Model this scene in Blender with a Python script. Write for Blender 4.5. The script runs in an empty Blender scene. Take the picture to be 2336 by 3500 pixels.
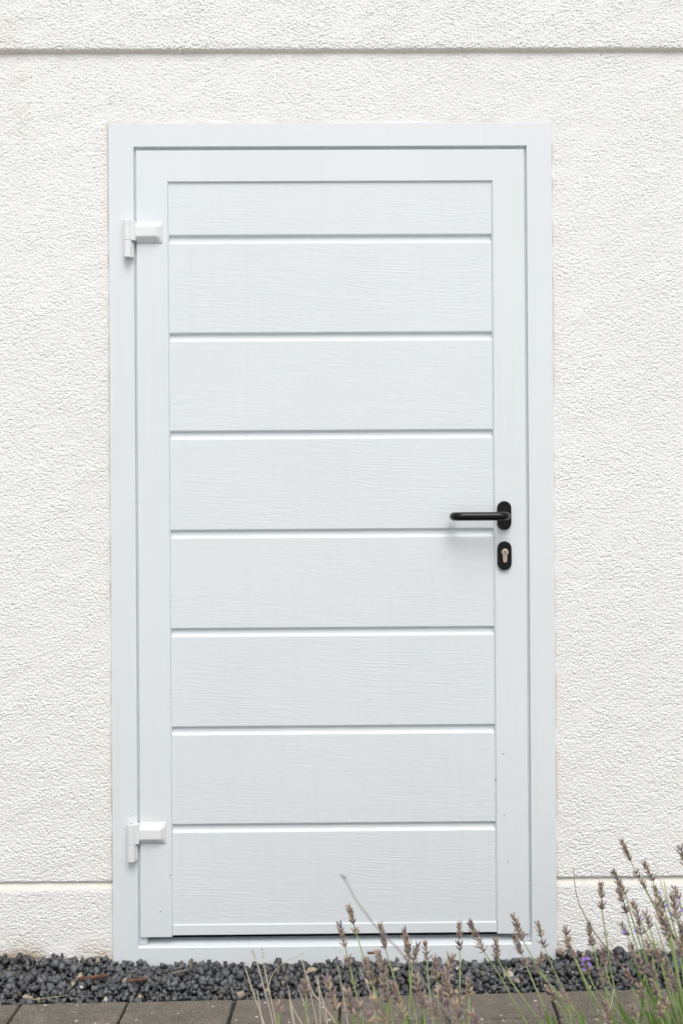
import bpy, bmesh, math, random
import numpy as np
from mathutils import Vector, Matrix

SC = bpy.context.scene
COL = SC.collection
random.seed(7)
RNG = np.random.default_rng(11)

# ------------------------------------------------------------------ camera
CAM_POS = np.array([-0.00518, -2.75, 1.07172])
YAW, PITCH, ROLL, FPX = 0.00975, 0.00237, -0.00648, 3842.82      # focal length in pixels of a 2336x3500 frame
_f = np.array([math.sin(YAW) * math.cos(PITCH), math.cos(YAW) * math.cos(PITCH), math.sin(PITCH)])
_r = np.array([math.cos(YAW), -math.sin(YAW), 0.0])
_u = np.cross(_r, _f)
_c, _s = math.cos(ROLL), math.sin(ROLL)
RIGHT, UP, FWD = _c * _r + _s * _u, -_s * _r + _c * _u, _f
cam_data = bpy.data.cameras.new('camera')
cam = bpy.data.objects.new('camera', cam_data)
COL.objects.link(cam)
M4 = Matrix.Identity(4)
for i in range(3):
    M4[i][0], M4[i][1], M4[i][2], M4[i][3] = RIGHT[i], UP[i], -FWD[i], CAM_POS[i]
cam.matrix_world = M4
cam_data.sensor_fit = 'VERTICAL'
cam_data.sensor_height = 36.0
cam_data.lens = FPX / 3500 * 36.0
cam_data.clip_start, cam_data.clip_end = 0.05, 3000
cam_data.dof.use_dof = True
cam_data.dof.focus_distance = 2.72
cam_data.dof.aperture_fstop = 3.8
SC.camera = cam

# ------------------------------------------------------------------ sky, sun, exposure
SUN_EL, SUN_AZ = math.radians(55), math.radians(8)     # azimuth: to the right of the wall's normal
world = bpy.data.worlds.new('World'); SC.world = world
world.use_nodes = True
wn = world.node_tree; wn.nodes.clear()
sky = wn.nodes.new('ShaderNodeTexSky'); sky.sky_type = 'NISHITA'; sky.sun_disc = False
sky.sun_elevation = SUN_EL
sky.sun_rotation = math.pi - SUN_AZ
sky.dust_density = 4.0; sky.air_density = 1.0; sky.ozone_density = 1.0
hs = wn.nodes.new('ShaderNodeHueSaturation'); hs.inputs['Saturation'].default_value = 0.30
bg = wn.nodes.new('ShaderNodeBackground'); bg.inputs['Strength'].default_value = 0.15
wo = wn.nodes.new('ShaderNodeOutputWorld')
wn.links.new(sky.outputs[0], hs.inputs['Color']); wn.links.new(hs.outputs[0], bg.inputs['Color']); wn.links.new(bg.outputs[0], wo.inputs['Surface'])
sl = bpy.data.lights.new('sun', 'SUN'); sl.energy = 1.05; sl.angle = math.radians(32); sl.color = (1.0, 0.975, 0.94)
sun = bpy.data.objects.new('sun', sl); COL.objects.link(sun)
to_sun = Vector((math.sin(SUN_AZ) * math.cos(SUN_EL), -math.cos(SUN_AZ) * math.cos(SUN_EL), math.sin(SUN_EL)))
sun.rotation_euler = to_sun.to_track_quat('Z', 'Y').to_euler()
SC.view_settings.view_transform = 'Standard'; SC.view_settings.look = 'None'; SC.view_settings.gamma = 1.0
SC.view_settings.use_curve_mapping = False
SC.view_settings.exposure = 0.05
SC.cycles.max_bounces = 8; SC.cycles.diffuse_bounces = 4

# ------------------------------------------------------------------ helpers
def tag(o, label=None, cat=None, group=None, kind=None):
    if label: o['label'] = label
    if cat: o['category'] = cat
    if group: o['group'] = group
    if kind: o['kind'] = kind
    return o

def empty(name, loc=(0, 0, 0)):
    o = bpy.data.objects.new(name, None); o.location = loc; o.empty_display_size = 0.05
    COL.objects.link(o); return o

def link(name, me, mat, parent=None, smooth=False, loc=None):
    o = bpy.data.objects.new(name, me); COL.objects.link(o)
    if mat is not None: me.materials.append(mat)
    if smooth:
        me.polygons.foreach_set('use_smooth', np.ones(len(me.polygons), dtype=bool))
    if loc is not None: o.location = loc
    if parent is not None:
        o.parent = parent
        o.matrix_parent_inverse = Matrix.Translation(parent_world(parent)).inverted()
    return o

def parent_world(p):
    v = Vector(p.location)
    if p.parent is not None and p.parent.type == 'EMPTY' and p.matrix_parent_inverse == Matrix.Identity(4):
        v = v + parent_world(p.parent)
    return v

def mesh_np(name, verts, loops, starts, totals):
    me = bpy.data.meshes.new(name)
    me.vertices.add(len(verts)); me.vertices.foreach_set('co', np.asarray(verts, np.float32).ravel())
    me.loops.add(len(loops)); me.loops.foreach_set('vertex_index', np.asarray(loops, np.int32))
    me.polygons.add(len(starts)); me.polygons.foreach_set('loop_start', np.asarray(starts, np.int32))
    me.polygons.foreach_set('loop_total', np.asarray(totals, np.int32))
    me.update(calc_edges=True); return me

def mesh_uniform(name, verts, faces):
    faces = np.asarray(faces, np.int32); n, k = faces.shape
    return mesh_np(name, verts, faces.ravel(), np.arange(n) * k, np.full(n, k))

class Geo:
    """collects polygons, gives one mesh"""
    def __init__(s): s.v, s.f, s.c = [], [], []
    def add(s, vs, fs, col=None):
        b = len(s.v); s.v += [tuple(v) for v in vs]; s.f += [[b + i for i in f] for f in fs]
        if col is not None: s.c += ([col] * len(vs) if not isinstance(col, list) else col)
    def mesh(s, name):
        me = bpy.data.meshes.new(name); me.from_pydata(s.v, [], s.f); me.update()
        if s.c:
            a = me.color_attributes.new('tint', 'FLOAT_COLOR', 'POINT')
            a.data.foreach_set('color', np.array([(c[0], c[1], c[2], 1) for c in s.c], np.float32).ravel())
        return me

def prism(poly, y0, y1, g):
    """poly = list of (x,z), counter-clockwise seen from -y; extruded from y0 (front) to y1 (back)"""
    n = len(poly)
    vs = [(x, y0, z) for x, z in poly] + [(x, y1, z) for x, z in poly]
    fs = [list(range(n)), list(range(2 * n - 1, n - 1, -1))]
    for i in range(n):
        j = (i + 1) % n
        fs.append([i, n + i, n + j, j])
    g.add(vs, fs)

def box(g, x0, x1, y0, y1, z0, z1):
    prism([(x0, z0), (x1, z0), (x1, z1), (x0, z1)], y0, y1, g)

def fix_normals(me):
    bm = bmesh.new(); bm.from_mesh(me); bmesh.ops.recalc_face_normals(bm, faces=bm.faces); bm.to_mesh(me); bm.free()

def bevel(o, w, seg=2, ang=30):
    m = o.modifiers.new('bevel', 'BEVEL'); m.width = w; m.segments = seg; m.limit_method = 'ANGLE'; m.angle_limit = math.radians(ang)
    m.harden_normals = False
    return o

def tube(g, pts, rad, seg=6, col=None, cap=True):
    pts = [Vector(p) for p in pts]; n = len(pts)
    if not hasattr(rad, '__len__'): rad = [rad] * n
    t0 = (pts[1] - pts[0]).normalized()
    a = Vector((0, 1, 0)) if abs(t0.y) < 0.9 else Vector((1, 0, 0))
    nrm = (a - t0 * a.dot(t0)).normalized()
    vs, cs = [], []
    for i, p in enumerate(pts):
        t = (pts[min(i + 1, n - 1)] - pts[max(i - 1, 0)]).normalized()
        nrm = (nrm - t * nrm.dot(t)).normalized(); b = t.cross(nrm)
        for k in range(seg):
            th = 2 * math.pi * k / seg
            vs.append(p + (nrm * math.cos(th) + b * math.sin(th)) * rad[i])
            if col is not None: cs.append(col[i] if isinstance(col, list) else col)
    fs = []
    for i in range(n - 1):
        for k in range(seg):
            k2 = (k + 1) % seg
            fs.append([i * seg + k, i * seg + k2, (i + 1) * seg + k2, (i + 1) * seg + k])
    if cap:
        fs.append(list(range(seg - 1, -1, -1))); fs.append([(n - 1) * seg + k for k in range(seg)])
    g.add(vs, fs, cs if col is not None else None)

def catmull(P, per=6):
    P = [Vector(p) for p in P]
    if len(P) < 3: return [P[0].lerp(P[-1], i / per) for i in range(per + 1)]
    Q = [P[0] * 2 - P[1]] + P + [P[-1] * 2 - P[-2]]; out = []
    for i in range(1, len(Q) - 2):
        a, b, c, d = Q[i - 1], Q[i], Q[i + 1], Q[i + 2]
        for k in range(per):
            t = k / per
            out.append(0.5 * ((2 * b) + (c - a) * t + (2 * a - 5 * b + 4 * c - d) * t * t + (3 * b - a - 3 * c + d) * t ** 3))
    out.append(P[-1]); return out

def at(px, py, y=None, z=None):
    """where the line of sight through a photo pixel meets a plane in the place"""
    d = (px - 1168) / FPX * RIGHT - (py - 1750) / FPX * UP + FWD
    t = (y - CAM_POS[1]) / d[1] if y is not None else (z - CAM_POS[2]) / d[2]
    return Vector(CAM_POS + t * d)

# ------------------------------------------------------------------ materials
class NT:
    def __init__(s, name):
        s.m = bpy.data.materials.new(name); s.m.use_nodes = True; s.t = s.m.node_tree
        s.b = next(n for n in s.t.nodes if n.type == 'BSDF_PRINCIPLED')
    def n(s, typ, **kw):
        nd = s.t.nodes.new(typ)
        for k, v in kw.items():
            if k in nd.inputs: nd.inputs[k].default_value = v
            else: setattr(nd, k, v)
        return nd
    def l(s, a, b): s.t.links.new(a, b)
    def coords(s, scale=(1, 1, 1), rot=(0, 0, 0)):
        tc = s.n('ShaderNodeTexCoord'); mp = s.n('ShaderNodeMapping'); mp.inputs['Scale'].default_value = scale; mp.inputs['Rotation'].default_value = rot
        s.l(tc.outputs['Object'], mp.inputs['Vector']); return mp.outputs[0]
    def noise(s, vec, scale, detail=3, rough=0.5, dist=0.0):
        nd = s.n('ShaderNodeTexNoise'); nd.inputs['Scale'].default_value = scale; nd.inputs['Detail'].default_value = detail
        nd.inputs['Roughness'].default_value = rough; nd.inputs['Distortion'].default_value = dist
        s.l(vec, nd.inputs['Vector']); return nd.outputs['Fac']
    def ramp(s, fac, stops):
        nd = s.n('ShaderNodeValToRGB'); e = nd.color_ramp.elements
        while len(e) < len(stops): e.new(0.5)
        for i, (p, c) in enumerate(stops):
            e[i].position = p; e[i].color = (c, c, c, 1) if not hasattr(c, '__len__') else (*c, 1)
        s.l(fac, nd.inputs[0]); return nd.outputs[0]
    def mix(s, fac, a, b, mode='MIX'):
        nd = s.n('ShaderNodeMix', data_type='RGBA', blend_type=mode)
        for v, i in ((fac, 0), (a, 6), (b, 7)):
            if hasattr(v, 'links') or hasattr(v, 'is_linked'): s.l(v, nd.inputs[i])
            else: nd.inputs[i].default_value = v if i == 0 else (*v, 1)
        return nd.outputs[2]
    def math(s, op, a, b=0.0):
        nd = s.n('ShaderNodeMath', operation=op)
        for v, i in ((a, 0), (b, 1)):
            if hasattr(v, 'is_linked'): s.l(v, nd.inputs[i])
            else: nd.inputs[i].default_value = v
        return nd.outputs[0]
    def bump(s, h, strength, dist):
        nd = s.n('ShaderNodeBump'); nd.inputs['Strength'].default_value = strength; nd.inputs['Distance'].default_value = dist
        s.l(h, nd.inputs['Height']); s.l(nd.outputs[0], s.b.inputs['Normal'])
    def attr(s, name):
        nd = s.n('ShaderNodeAttribute', attribute_name=name); return nd

def mat_stucco():
    t = NT('rough_stucco'); v = t.coords()
    n1 = t.noise(v, 2.2, 4); n2 = t.noise(v, 420, 3)
    base = t.mix(t.ramp(n1, [(0.3, 0.0), (0.7, 1.0)]), (0.835, 0.834, 0.824), (0.868, 0.867, 0.858))
    base = t.mix(t.ramp(n2, [(0.35, 0.25), (0.6, 0.0)]), base, (0.72, 0.70, 0.65))
    sep = t.n('ShaderNodeSeparateColor'); t.l(t.attr('tint').outputs['Color'], sep.inputs[0])
    base = t.mix(sep.outputs[0], base, (0.42, 0.33, 0.22))      # ochre weathering beside the frame and the gravel
    base = t.mix(sep.outputs[1], base, (0.66, 0.615, 0.47))      # trowelled cream mortar of the joints, plus olive shade painted on the upper underside
    t.l(base, t.b.inputs['Base Color']); t.b.inputs['Roughness'].default_value = 0.92
    t.b.inputs['Specular IOR Level'].default_value = 0.25
    t.bump(n2, 0.25, 0.0012); return t.m

def dirt_specks(t, v, base, col=(0.05, 0.045, 0.04)):
    """small splash specks, denser near the ground"""
    vor = t.n('ShaderNodeTexVoronoi', feature='F1'); vor.inputs['Scale'].default_value = 34
    t.l(v, vor.inputs['Vector'])
    sc = t.n('ShaderNodeSeparateColor'); t.l(vor.outputs['Color'], sc.inputs[0])
    size = t.math('MULTIPLY', t.math('POWER', sc.outputs[1], 3.0), 0.068)
    dot = t.math('LESS_THAN', vor.outputs['Distance'], size)
    sx = t.n('ShaderNodeSeparateXYZ'); t.l(v, sx.inputs[0])
    low = t.n('ShaderNodeMapRange'); low.inputs['From Min'].default_value = 0.0; low.inputs['From Max'].default_value = 0.95
    low.inputs['To Min'].default_value = 0.85; low.inputs['To Max'].default_value = 0.015; t.l(sx.outputs[2], low.inputs[0])
    keep = t.math('LESS_THAN', sc.outputs[0], low.outputs[0])
    return t.mix(t.math('MULTIPLY', dot, keep), base, col)

def mat_door(name='white_powder_coat', rough=0.38, col=(0.755, 0.80, 0.822)):
    t = NT(name); v = t.coords()
    n1 = t.noise(v, 3.0, 5)
    base = t.mix(t.ramp(n1, [(0.3, 0.0), (0.75, 1.0)]), col, tuple(c * 0.965 for c in col))
    st = t.noise(t.coords((60, 60, 2.2)), 1.0, 4)
    base = t.mix(t.ramp(st, [(0.52, 0.0), (0.8, 0.22)]), base, (0.68, 0.69, 0.68))
    base = dirt_specks(t, v, base)
    t.l(base, t.b.inputs['Base Color']); t.b.inputs['Roughness'].default_value = rough
    t.l(t.ramp(t.noise(v, 40, 4), [(0.3, rough - 0.05), (0.7, rough + 0.1)]), t.b.inputs['Roughness'])
    t.bump(t.noise(v, 900, 2), 0.04, 0.0006); return t.m

def mat_plain(name, col, rough=0.5, metal=0.0, bump=0.0, bscale=300, var=0.06):
    t = NT(name); v = t.coords(); n1 = t.noise(v, 25, 4)
    t.l(t.mix(t.ramp(n1, [(0.3, 0.0), (0.7, 1.0)]), tuple(c * (1 - var) for c in col), tuple(min(1, c * (1 + var)) for c in col)), t.b.inputs['Base Color'])
    t.b.inputs['Roughness'].default_value = rough; t.b.inputs['Metallic'].default_value = metal
    if bump: t.bump(t.noise(v, bscale, 4), bump, 0.002)
    return t.m

def mat_tint(name, rough=0.8, bump=0.0, bscale=300, speck=0.0, trans=0.0, dist=0.0015):
    t = NT(name); v = t.coords(); a = t.attr('tint').outputs['Color']
    n1 = t.noise(v, bscale, 4, 0.6)
    c = t.mix(t.ramp(n1, [(0.35, 0.0), (0.7, 1.0)]), a, (1.35, 1.35, 1.35), 'MULTIPLY') if False else t.mix(1.0, a, t.ramp(n1, [(0.3, 0.72), (0.75, 1.3)]), 'MULTIPLY')
    if speck:
        c = t.mix(t.ramp(t.noise(v, bscale * 3, 2), [(0.66, 0.0), (0.74, speck)]), c, (0.32, 0.31, 0.29))
    t.l(c, t.b.inputs['Base Color']); t.b.inputs['Roughness'].default_value = rough
    t.b.inputs['Specular IOR Level'].default_value = 0.3
    if trans: t.b.inputs['Subsurface Weight'].default_value = 0.0
    if bump: t.bump(n1, bump, dist)
    return t.m

def mat_paver():
    t = NT('weathered_concrete_paver'); v = t.coords()
    fine = t.noise(v, 260, 4, 0.75); mid = t.noise(v, 26, 5, 0.6); big = t.noise(v, 5, 4)
    c = t.mix(t.ramp(mid, [(0.3, 0.0), (0.7, 1.0)]), (0.105, 0.089, 0.071), (0.180, 0.156, 0.128))
    c = t.mix(t.ramp(big, [(0.4, 0.0), (0.65, 0.45)]), c, (0.155, 0.125, 0.09))
    c = t.mix(t.ramp(fine, [(0.30, 0.85), (0.50, 0.0)]), c, (0.028, 0.026, 0.025))
    c = t.mix(t.ramp(fine, [(0.54, 0.0), (0.70, 0.7)]), c, (0.36, 0.34, 0.30))
    vor = t.n('ShaderNodeTexVoronoi'); vor.inputs['Scale'].default_value = 70; t.l(v, vor.inputs['Vector'])
    sc = t.n('ShaderNodeSeparateColor'); t.l(vor.outputs['Color'], sc.inputs[0])
    dot = t.math('LESS_THAN', vor.outputs['Distance'], t.math('MULTIPLY', t.math('POWER', sc.outputs[0], 7.0), 0.30))
    c = t.mix(dot, c, (0.52, 0.49, 0.42))
    t.l(c, t.b.inputs['Base Color']); t.b.inputs['Roughness'].default_value = 0.9
    t.bump(fine, 0.6, 0.0015); return t.m

def mat_soil(name, a, b, scale=40):
    t = NT(name); v = t.coords(); n = t.noise(v, scale, 6, 0.65)
    t.l(t.mix(t.ramp(n, [(0.3, 0.0), (0.7, 1.0)]), a, b), t.b.inputs['Base Color'])
    t.b.inputs['Roughness'].default_value = 0.95; t.bump(n, 0.8, 0.01); return t.m

STUCCO = mat_stucco()
WHITE = mat_door()
WHITE_PANEL = mat_door('embossed_white_sheet', 0.42, (0.745, 0.79, 0.812))
HINGE = mat_plain('cream_white_enamel', (0.785, 0.81, 0.815), 0.34, var=0.02)
REBATE = mat_plain('grey_rebate', (0.60, 0.63, 0.67), 0.6)
DARK = mat_plain('painted_gap_shade', (0.02, 0.02, 0.022), 0.8)  # near-black painted in for shade, in the leaf gap and key slot
BLACK = mat_plain('black_polished_plastic', (0.006, 0.006, 0.0065), 0.15, var=0.2)
next(n for n in BLACK.node_tree.nodes if n.type == 'BSDF_PRINCIPLED').inputs['Specular IOR Level'].default_value = 0.3
BRASS = mat_plain('nickel_brass', (0.58, 0.50, 0.42), 0.34, 0.85)
GRAVEL = mat_tint('basalt_chippings', 0.5, 0.6, 420, 0.35)
next(n for n in GRAVEL.node_tree.nodes if n.type == 'BSDF_PRINCIPLED').inputs['Specular IOR Level'].default_value = 0.55
PEBBLE = mat_tint('pale_stone', 0.8, 0.4, 260, 0.1)
PAVER = mat_paver()
JOINT = mat_soil('dark_joint_sand', (0.018, 0.017, 0.015), (0.045, 0.042, 0.036), 120)
SOIL = mat_soil('bed_soil', (0.035, 0.026, 0.018), (0.085, 0.066, 0.046))
FAR_GROUND = mat_soil('pale_bounce_ground', (0.42, 0.41, 0.39), (0.50, 0.49, 0.465), 30)  # unseen ground, made pale to bounce light up the wall
PLANT = mat_tint('lavender_green_and_bracts', 0.75, 0.0, 700)
WOOD = mat_tint('bark', 0.85, 0.8, 260, 0.0, dist=0.003)

# ------------------------------------------------------------------ dimensions of the door
HW, TOP = 0.5416, 2.030           # frame half width, top
LIP, LIPT, SILL = 0.480, 1.9715, 0.0205
FY = -0.006                       # frame front plane (proud of the stucco)
LL, LR, LT, LB = -0.4750, 0.4738, 1.9642, 0.0450   # leaf edges
LY = -0.003                       # leaf front
PL, PR, PT, PB = -0.3980, 0.3960, 1.8870, 0.0730    # infill panel opening
RB = 0.0478                       # bottom edge of the bottom rail
GROOVES = [1.7560, 1.5166, 1.2770, 1.0348, 0.7942, 0.5540, 0.3160]

# ------------------------------------------------------------------ wall: real relief
def fft_noise(ny, nx, dx, sl, ss, ang, seed):
    """white noise through an elongated gaussian: sl, ss = long and short sigma in metres"""
    r = np.random.default_rng(seed); F = np.fft.rfft2(r.standard_normal((ny, nx)).astype(np.float32))
    ky = np.fft.fftfreq(ny, dx)[:, None]; kx = np.fft.rfftfreq(nx, dx)[None, :]
    a = kx * math.cos(ang) + ky * math.sin(ang); b = -kx * math.sin(ang) + ky * math.cos(ang)
    F *= np.exp(-2 * math.pi ** 2 * ((a * sl) ** 2 + (b * ss) ** 2))
    h = np.fft.irfft2(F, s=(ny, nx)); return (h / h.std()).astype(np.float32)

DX = 0.0011
WX = 1.12
def stucco_sheet(name, profile, seed, parent, frame_cut, side=0):
    """profile: list of (y, z, roughness, cream) corners walked downwards; the sheet spans x from -WX to WX"""
    P = np.array(profile, float)
    seg = np.hypot(np.diff(P[:, 0]), np.diff(P[:, 1])); S = np.concatenate([[0], np.cumsum(seg)])
    n = int(S[-1] / DX) + 1; s = np.linspace(0, S[-1], n)
    y, z, amp, cream = (np.interp(s, S, P[:, k]) for k in range(4))
    ty, tz = np.gradient(y), np.gradient(z); L = np.hypot(ty, tz) + 1e-12
    k = np.ones(5) / 5
    ny_, nz_ = tz / L, -ty / L                       # outward = towards -y for a downward walk
    ny_, nz_ = np.convolve(np.pad(ny_, 2, 'edge'), k, 'valid'), np.convolve(np.pad(nz_, 2, 'edge'), k, 'valid')
    m = int(2 * WX / DX) + 1; x = np.linspace(-WX, WX, m)
    pn, pm = n + 40, m + 40
    g1 = fft_noise(pn, pm, DX, 0.0017, 0.00105, -0.32, seed)[:n, :m]
    g2 = fft_noise(pn, pm, DX, 0.0011, 0.00080, -0.35, seed + 1)[:n, :m]
    g3 = fft_noise(pn, pm, DX, 0.022, 0.012, -0.5, seed + 2)[:n, :m]
    g4 = fft_noise(pn, pm, DX, 0.25, 0.12, 0.2, seed + 3)[:n, :m]
    g5 = fft_noise(pn, pm, DX, 0.0015, 0.00080, -0.25, seed + 4)[:n, :m]
    h = 0.55 * g1 + 0.55 * g2
    h = (h - 0.16 * (h * h - 0.6)) * (1 + 0.14 * g3)
    h = h * 0.00072 - 0.0011 * np.clip(g5 - 0.9, 0, 1.1) + g3 * 0.0003 + g4 * 0.0004
    # softer beside the door frame
    X, Z = np.meshgrid(x, z)
    dist = np.where(Z < TOP, np.abs(np.abs(X) - HW), np.hypot(np.maximum(np.abs(X) - HW, 0), Z - TOP))
    near = np.clip(dist / 0.010, 0.15, 1)
    A = amp[:, None] * near
    h = h * A
    V = np.stack([X, y[:, None] + ny_[:, None] * h - 0.0 * X, Z + nz_[:, None] * h], -1).reshape(-1, 3)
    idx = np.arange(n * m).reshape(n, m)
    q = np.stack([idx[:-1, :-1], idx[1:, :-1], idx[1:, 1:], idx[:-1, 1:]], -1)
    if frame_cut:
        cx = 0.5 * (X[:-1, :-1] + X[:-1, 1:]); cz = 0.5 * (Z[:-1, :-1] + Z[1:, :-1])
        q = q[~((np.abs(cx) < HW - 0.004) & (cz < TOP - 0.004))]
        if side: q = q[(np.sign(V[q[:, 0], 0]) == side)]
    else: q = q.reshape(-1, 4)
    used = np.zeros(n * m, bool); used[q.ravel()] = True; remap = np.cumsum(used) - 1
    me = mesh_uniform(name, V[used], remap[q])
    stain = 0.75 * np.exp(-dist / 0.0032) * np.clip(0.75 + 0.5 * g3, 0, 1.3) * (Z < TOP + 0.03) + np.exp(-dist / 0.03) * 0.03
    low = np.exp(-np.maximum(Z - 0.0, 0) / 0.022) * np.clip(0.34 + 0.4 * g3, 0, 1)
    streak = np.exp(-((X + 0.765 + 0.012 * g4) / 0.022) ** 2) * (Z > 2.0) * np.clip(0.05 + 0.04 * g3, 0, 0.2)
    C = np.zeros((n, m, 4), np.float32); C[..., 0] = np.clip(stain + low + streak, 0, 0.9); C[..., 1] = cream[:, None] * np.clip(0.85 + 0.2 * g4, 0, 1); C[..., 3] = 1
    a = me.color_attributes.new('tint', 'FLOAT_COLOR', 'POINT'); a.data.foreach_set('color', C.reshape(-1, 4)[used].ravel())
    return link(name, me, STUCCO, parent, smooth=True)

wall = tag(empty('stucco_wall', (0, 0.1, 0)), 'off-white rough stucco house wall with two level joints around the door', 'wall', kind='thing')
ZU, ZL = 2.2045, 0.1790
stucco_sheet('upper_band', [(-0.0125, 2.60, 1, 0), (-0.0125, ZU + 0.020, 1, 0), (-0.0115, ZU + 0.0055, 1.6, 0), (-0.0100, ZU + 0.0032, 0.9, 0.4), (0.0035, ZU - 0.0050, 0.35, 0.6)], 3, wall, False)  # cream value on the sloped underside paints its olive shade
stucco_sheet('wall_face', [(0.0008, ZU + 0.002, 0.5, 0), (0.0, ZU - 0.009, 0.8, 0), (0.0, ZL + 0.004, 1, 0), (0.002, ZL + 0.0008, 0.7, 0), (0.0125, ZL, 0.25, 0.35)], 13, wall, True)
for side in (-1, 1): stucco_sheet('plinth', [(0.012, ZL + 0.0015, 0.2, 0.35), (0.0095, ZL - 0.001, 0.25, 0.4), (0.0005, ZL - 0.017, 0.25, 0.30), (-0.0005, ZL - 0.022, 0.9, 0.0), (-0.0005, -0.06, 1, 0)], 23, wall, True, side)
g = Geo()
for sx in (-1, 1):
    a, b = sorted((sx * (WX + 0.002), sx * 7.0))
    box(g, a, b, 0.0, 0.30, -0.3, 3.4)
box(g, -WX - 0.001, WX + 0.001, -0.0105, 0.30, 2.602, 3.4)
box(g, -WX - 0.001, WX + 0.001, 0.06, 0.30, TOP + 0.05, 2.601)
for sx in (-1, 1):
    a, b = sorted((sx * (HW + 0.02), sx * (WX + 0.001)))
    box(g, a, b, 0.06, 0.30, -0.3, TOP + 0.049)
me = g.mesh('wall_core'); fix_normals(me); link('wall_core', me, STUCCO, wall)

# ------------------------------------------------------------------ door
door = tag(empty('side_door', (0, 0, 0)), 'white panelled side door with black lever handle set in the stucco wall', 'door', kind='thing')

G = 0.00001  # mitre gap
g = Geo()
prism([(-HW, -0.05), (-LIP - 0.0, SILL - 0.0), (-LIP, LIPT), (-HW, TOP)], FY, 0.05, g)
me1 = g
def part(name, polys, y0, y1, mat, parent, bw=0.0008, seg=2):
    g = Geo()
    for p in polys: prism(p, y0, y1, g)
    me = g.mesh(name); fix_normals(me); o = link(name, me, mat, parent)
    if bw: bevel(o, bw, seg)
    return o
def offs(poly, d):
    """shrink a polygon's mitred ends a hair so that the mitre reads"""
    c = np.mean(np.array(poly), 0); out = []
    for x, z in poly: out.append((x + (d if x < c[0] else -d) * 0, z))
    return out
# frame members, mitred at the corners; the bottom rail is the sill
FB = SILL - (HW - LIP)
frame_l = [(-HW, FB + G), (-LIP, SILL + G), (-LIP, LIPT - G), (-HW, TOP - G)]
frame_r = [(HW, FB + G), (HW, TOP - G), (LIP, LIPT - G), (LIP, SILL + G)]
frame_t = [(-HW + G, TOP), (-LIP + G, LIPT), (LIP - G, LIPT), (HW - G, TOP)]
frame_b = [(-HW + G, FB), (HW - G, FB), (LIP - G, SILL), (-LIP + G, SILL)]
def member(g, quad, y0, y1, c):
    """quad = outer, inner, inner, outer corners; long edges chamfered, mitred ends left sharp"""
    O1, I1, I2, O2 = (Vector((x, z)) for x, z in quad); w = (I1 - O1).length
    lv = []
    for dy, t in ((0.0, c), (c * 0.3, c * 0.3), (c, 0.0), (y1 - y0, 0.0)):
        k = t / w
        lv.append([(p.x, y0 + dy, p.y) for p in (O1.lerp(I1, k), I1.lerp(O1, k), I2.lerp(O2, k), O2.lerp(I2, k))])
    vs = [v for l in lv for v in l]; fs = [[0, 1, 2, 3], [15, 14, 13, 12]]
    for a in range(3):
        for i in range(4):
            j = (i + 1) % 4; fs.append([a * 4 + i, a * 4 + 4 + i, a * 4 + 4 + j, a * 4 + j])
    g.add(vs, fs)
def members(name, quads, y0, y1, mat, parent, c):
    g = Geo()
    for q in quads: member(g, q, y0, y1, c)
    me = g.mesh(name); fix_normals(me); return link(name, me, mat, parent)
frame_r = [frame_r[0], frame_r[3], frame_r[2], frame_r[1]]
fr = members('door_frame', [frame_l, frame_r, frame_t], FY, 0.045, WHITE, door, 0.0018)
# sill: bottom member with a sloped top running back under the leaf
g = Geo()
sec = [(FY, FB), (FY, SILL - 0.0012), (FY + 0.0012, SILL), (0.020, SILL + 0.0065), (0.040, SILL + 0.0075), (0.045, FB)]
nsec = len(sec)
vs = []
for side in (-1, 1):
    for yy, zz in sec:
        w = HW if zz < SILL - 0.01 else (LIP + 0.0012 if zz < SILL - 0.001 else LIP - 0.0002)
        vs.append((side * w, yy, zz))
fs = [list(range(nsec)), list(range(2 * nsec - 1, nsec - 1, -1))]
for i in range(nsec):
    j = (i + 1) % nsec; fs.append([i, nsec + i, nsec + j, j])
g.add(vs, fs); me = g.mesh('sill'); fix_normals(me); link('sill', me, WHITE, fr)
# grey rebate strips behind the gap; black backing paints the shade under the leaf
g = Geo()
box(g, -LIP - 0.004, -LIP + 0.020, 0.0030, 0.0400, SILL + 0.004, LIPT + 0.002)
box(g, LIP - 0.020, LIP + 0.004, 0.0030, 0.0400, SILL + 0.004, LIPT + 0.002)
box(g, -LIP + 0.0202, LIP - 0.0202, 0.0045, 0.0400, LIPT - 0.020, LIPT + 0.002)
me = g.mesh('rebate_strip'); fix_normals(me); link('rebate_strip', me, REBATE, fr)
g = Geo(); box(g, -0.56, 0.56, 0.055, 0.075, -0.1, TOP); me = g.mesh('gap_shade_backing'); fix_normals(me); link('gap_shade_backing', me, DARK, fr)

# leaf: stiles and top rail, mitred; bottom rail
leaf = None
st_l = [(LL, LB), (PL, LB), (PL, PT - G), (LL, LT - G)]
st_r = [(PR, LB), (LR, LB), (LR, LT - G), (PR, PT - G)]
rl_t = [(LL + G, LT), (PL + G, PT), (PR - G, PT), (LR - G, LT)]
st_r = [st_r[1], st_r[0], st_r[3], st_r[2]]
leaf = members('door_leaf', [st_l, st_r, rl_t], LY, 0.034, WHITE, door, 0.0020)
part('bottom_rail', [[(PL + 0.0004, RB), (PR - 0.0004, RB), (PR - 0.0004, PB), (PL + 0.0004, PB)]], LY + 0.0022, 0.034, WHITE, leaf, 0.0016, 3)
# glazing bead: slim step where stile meets panel
part('bead', [[(PL + 0.0002, PB), (PL + 0.0022, PB), (PL + 0.0022, PT - 0.001), (PL + 0.0002, PT - 0.001)],
              [(PR - 0.0022, PB), (PR - 0.0002, PB), (PR - 0.0002, PT - 0.001), (PR - 0.0022, PT - 0.001)]], LY + 0.0022, 0.02, WHITE, leaf, 0.0006)

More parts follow.
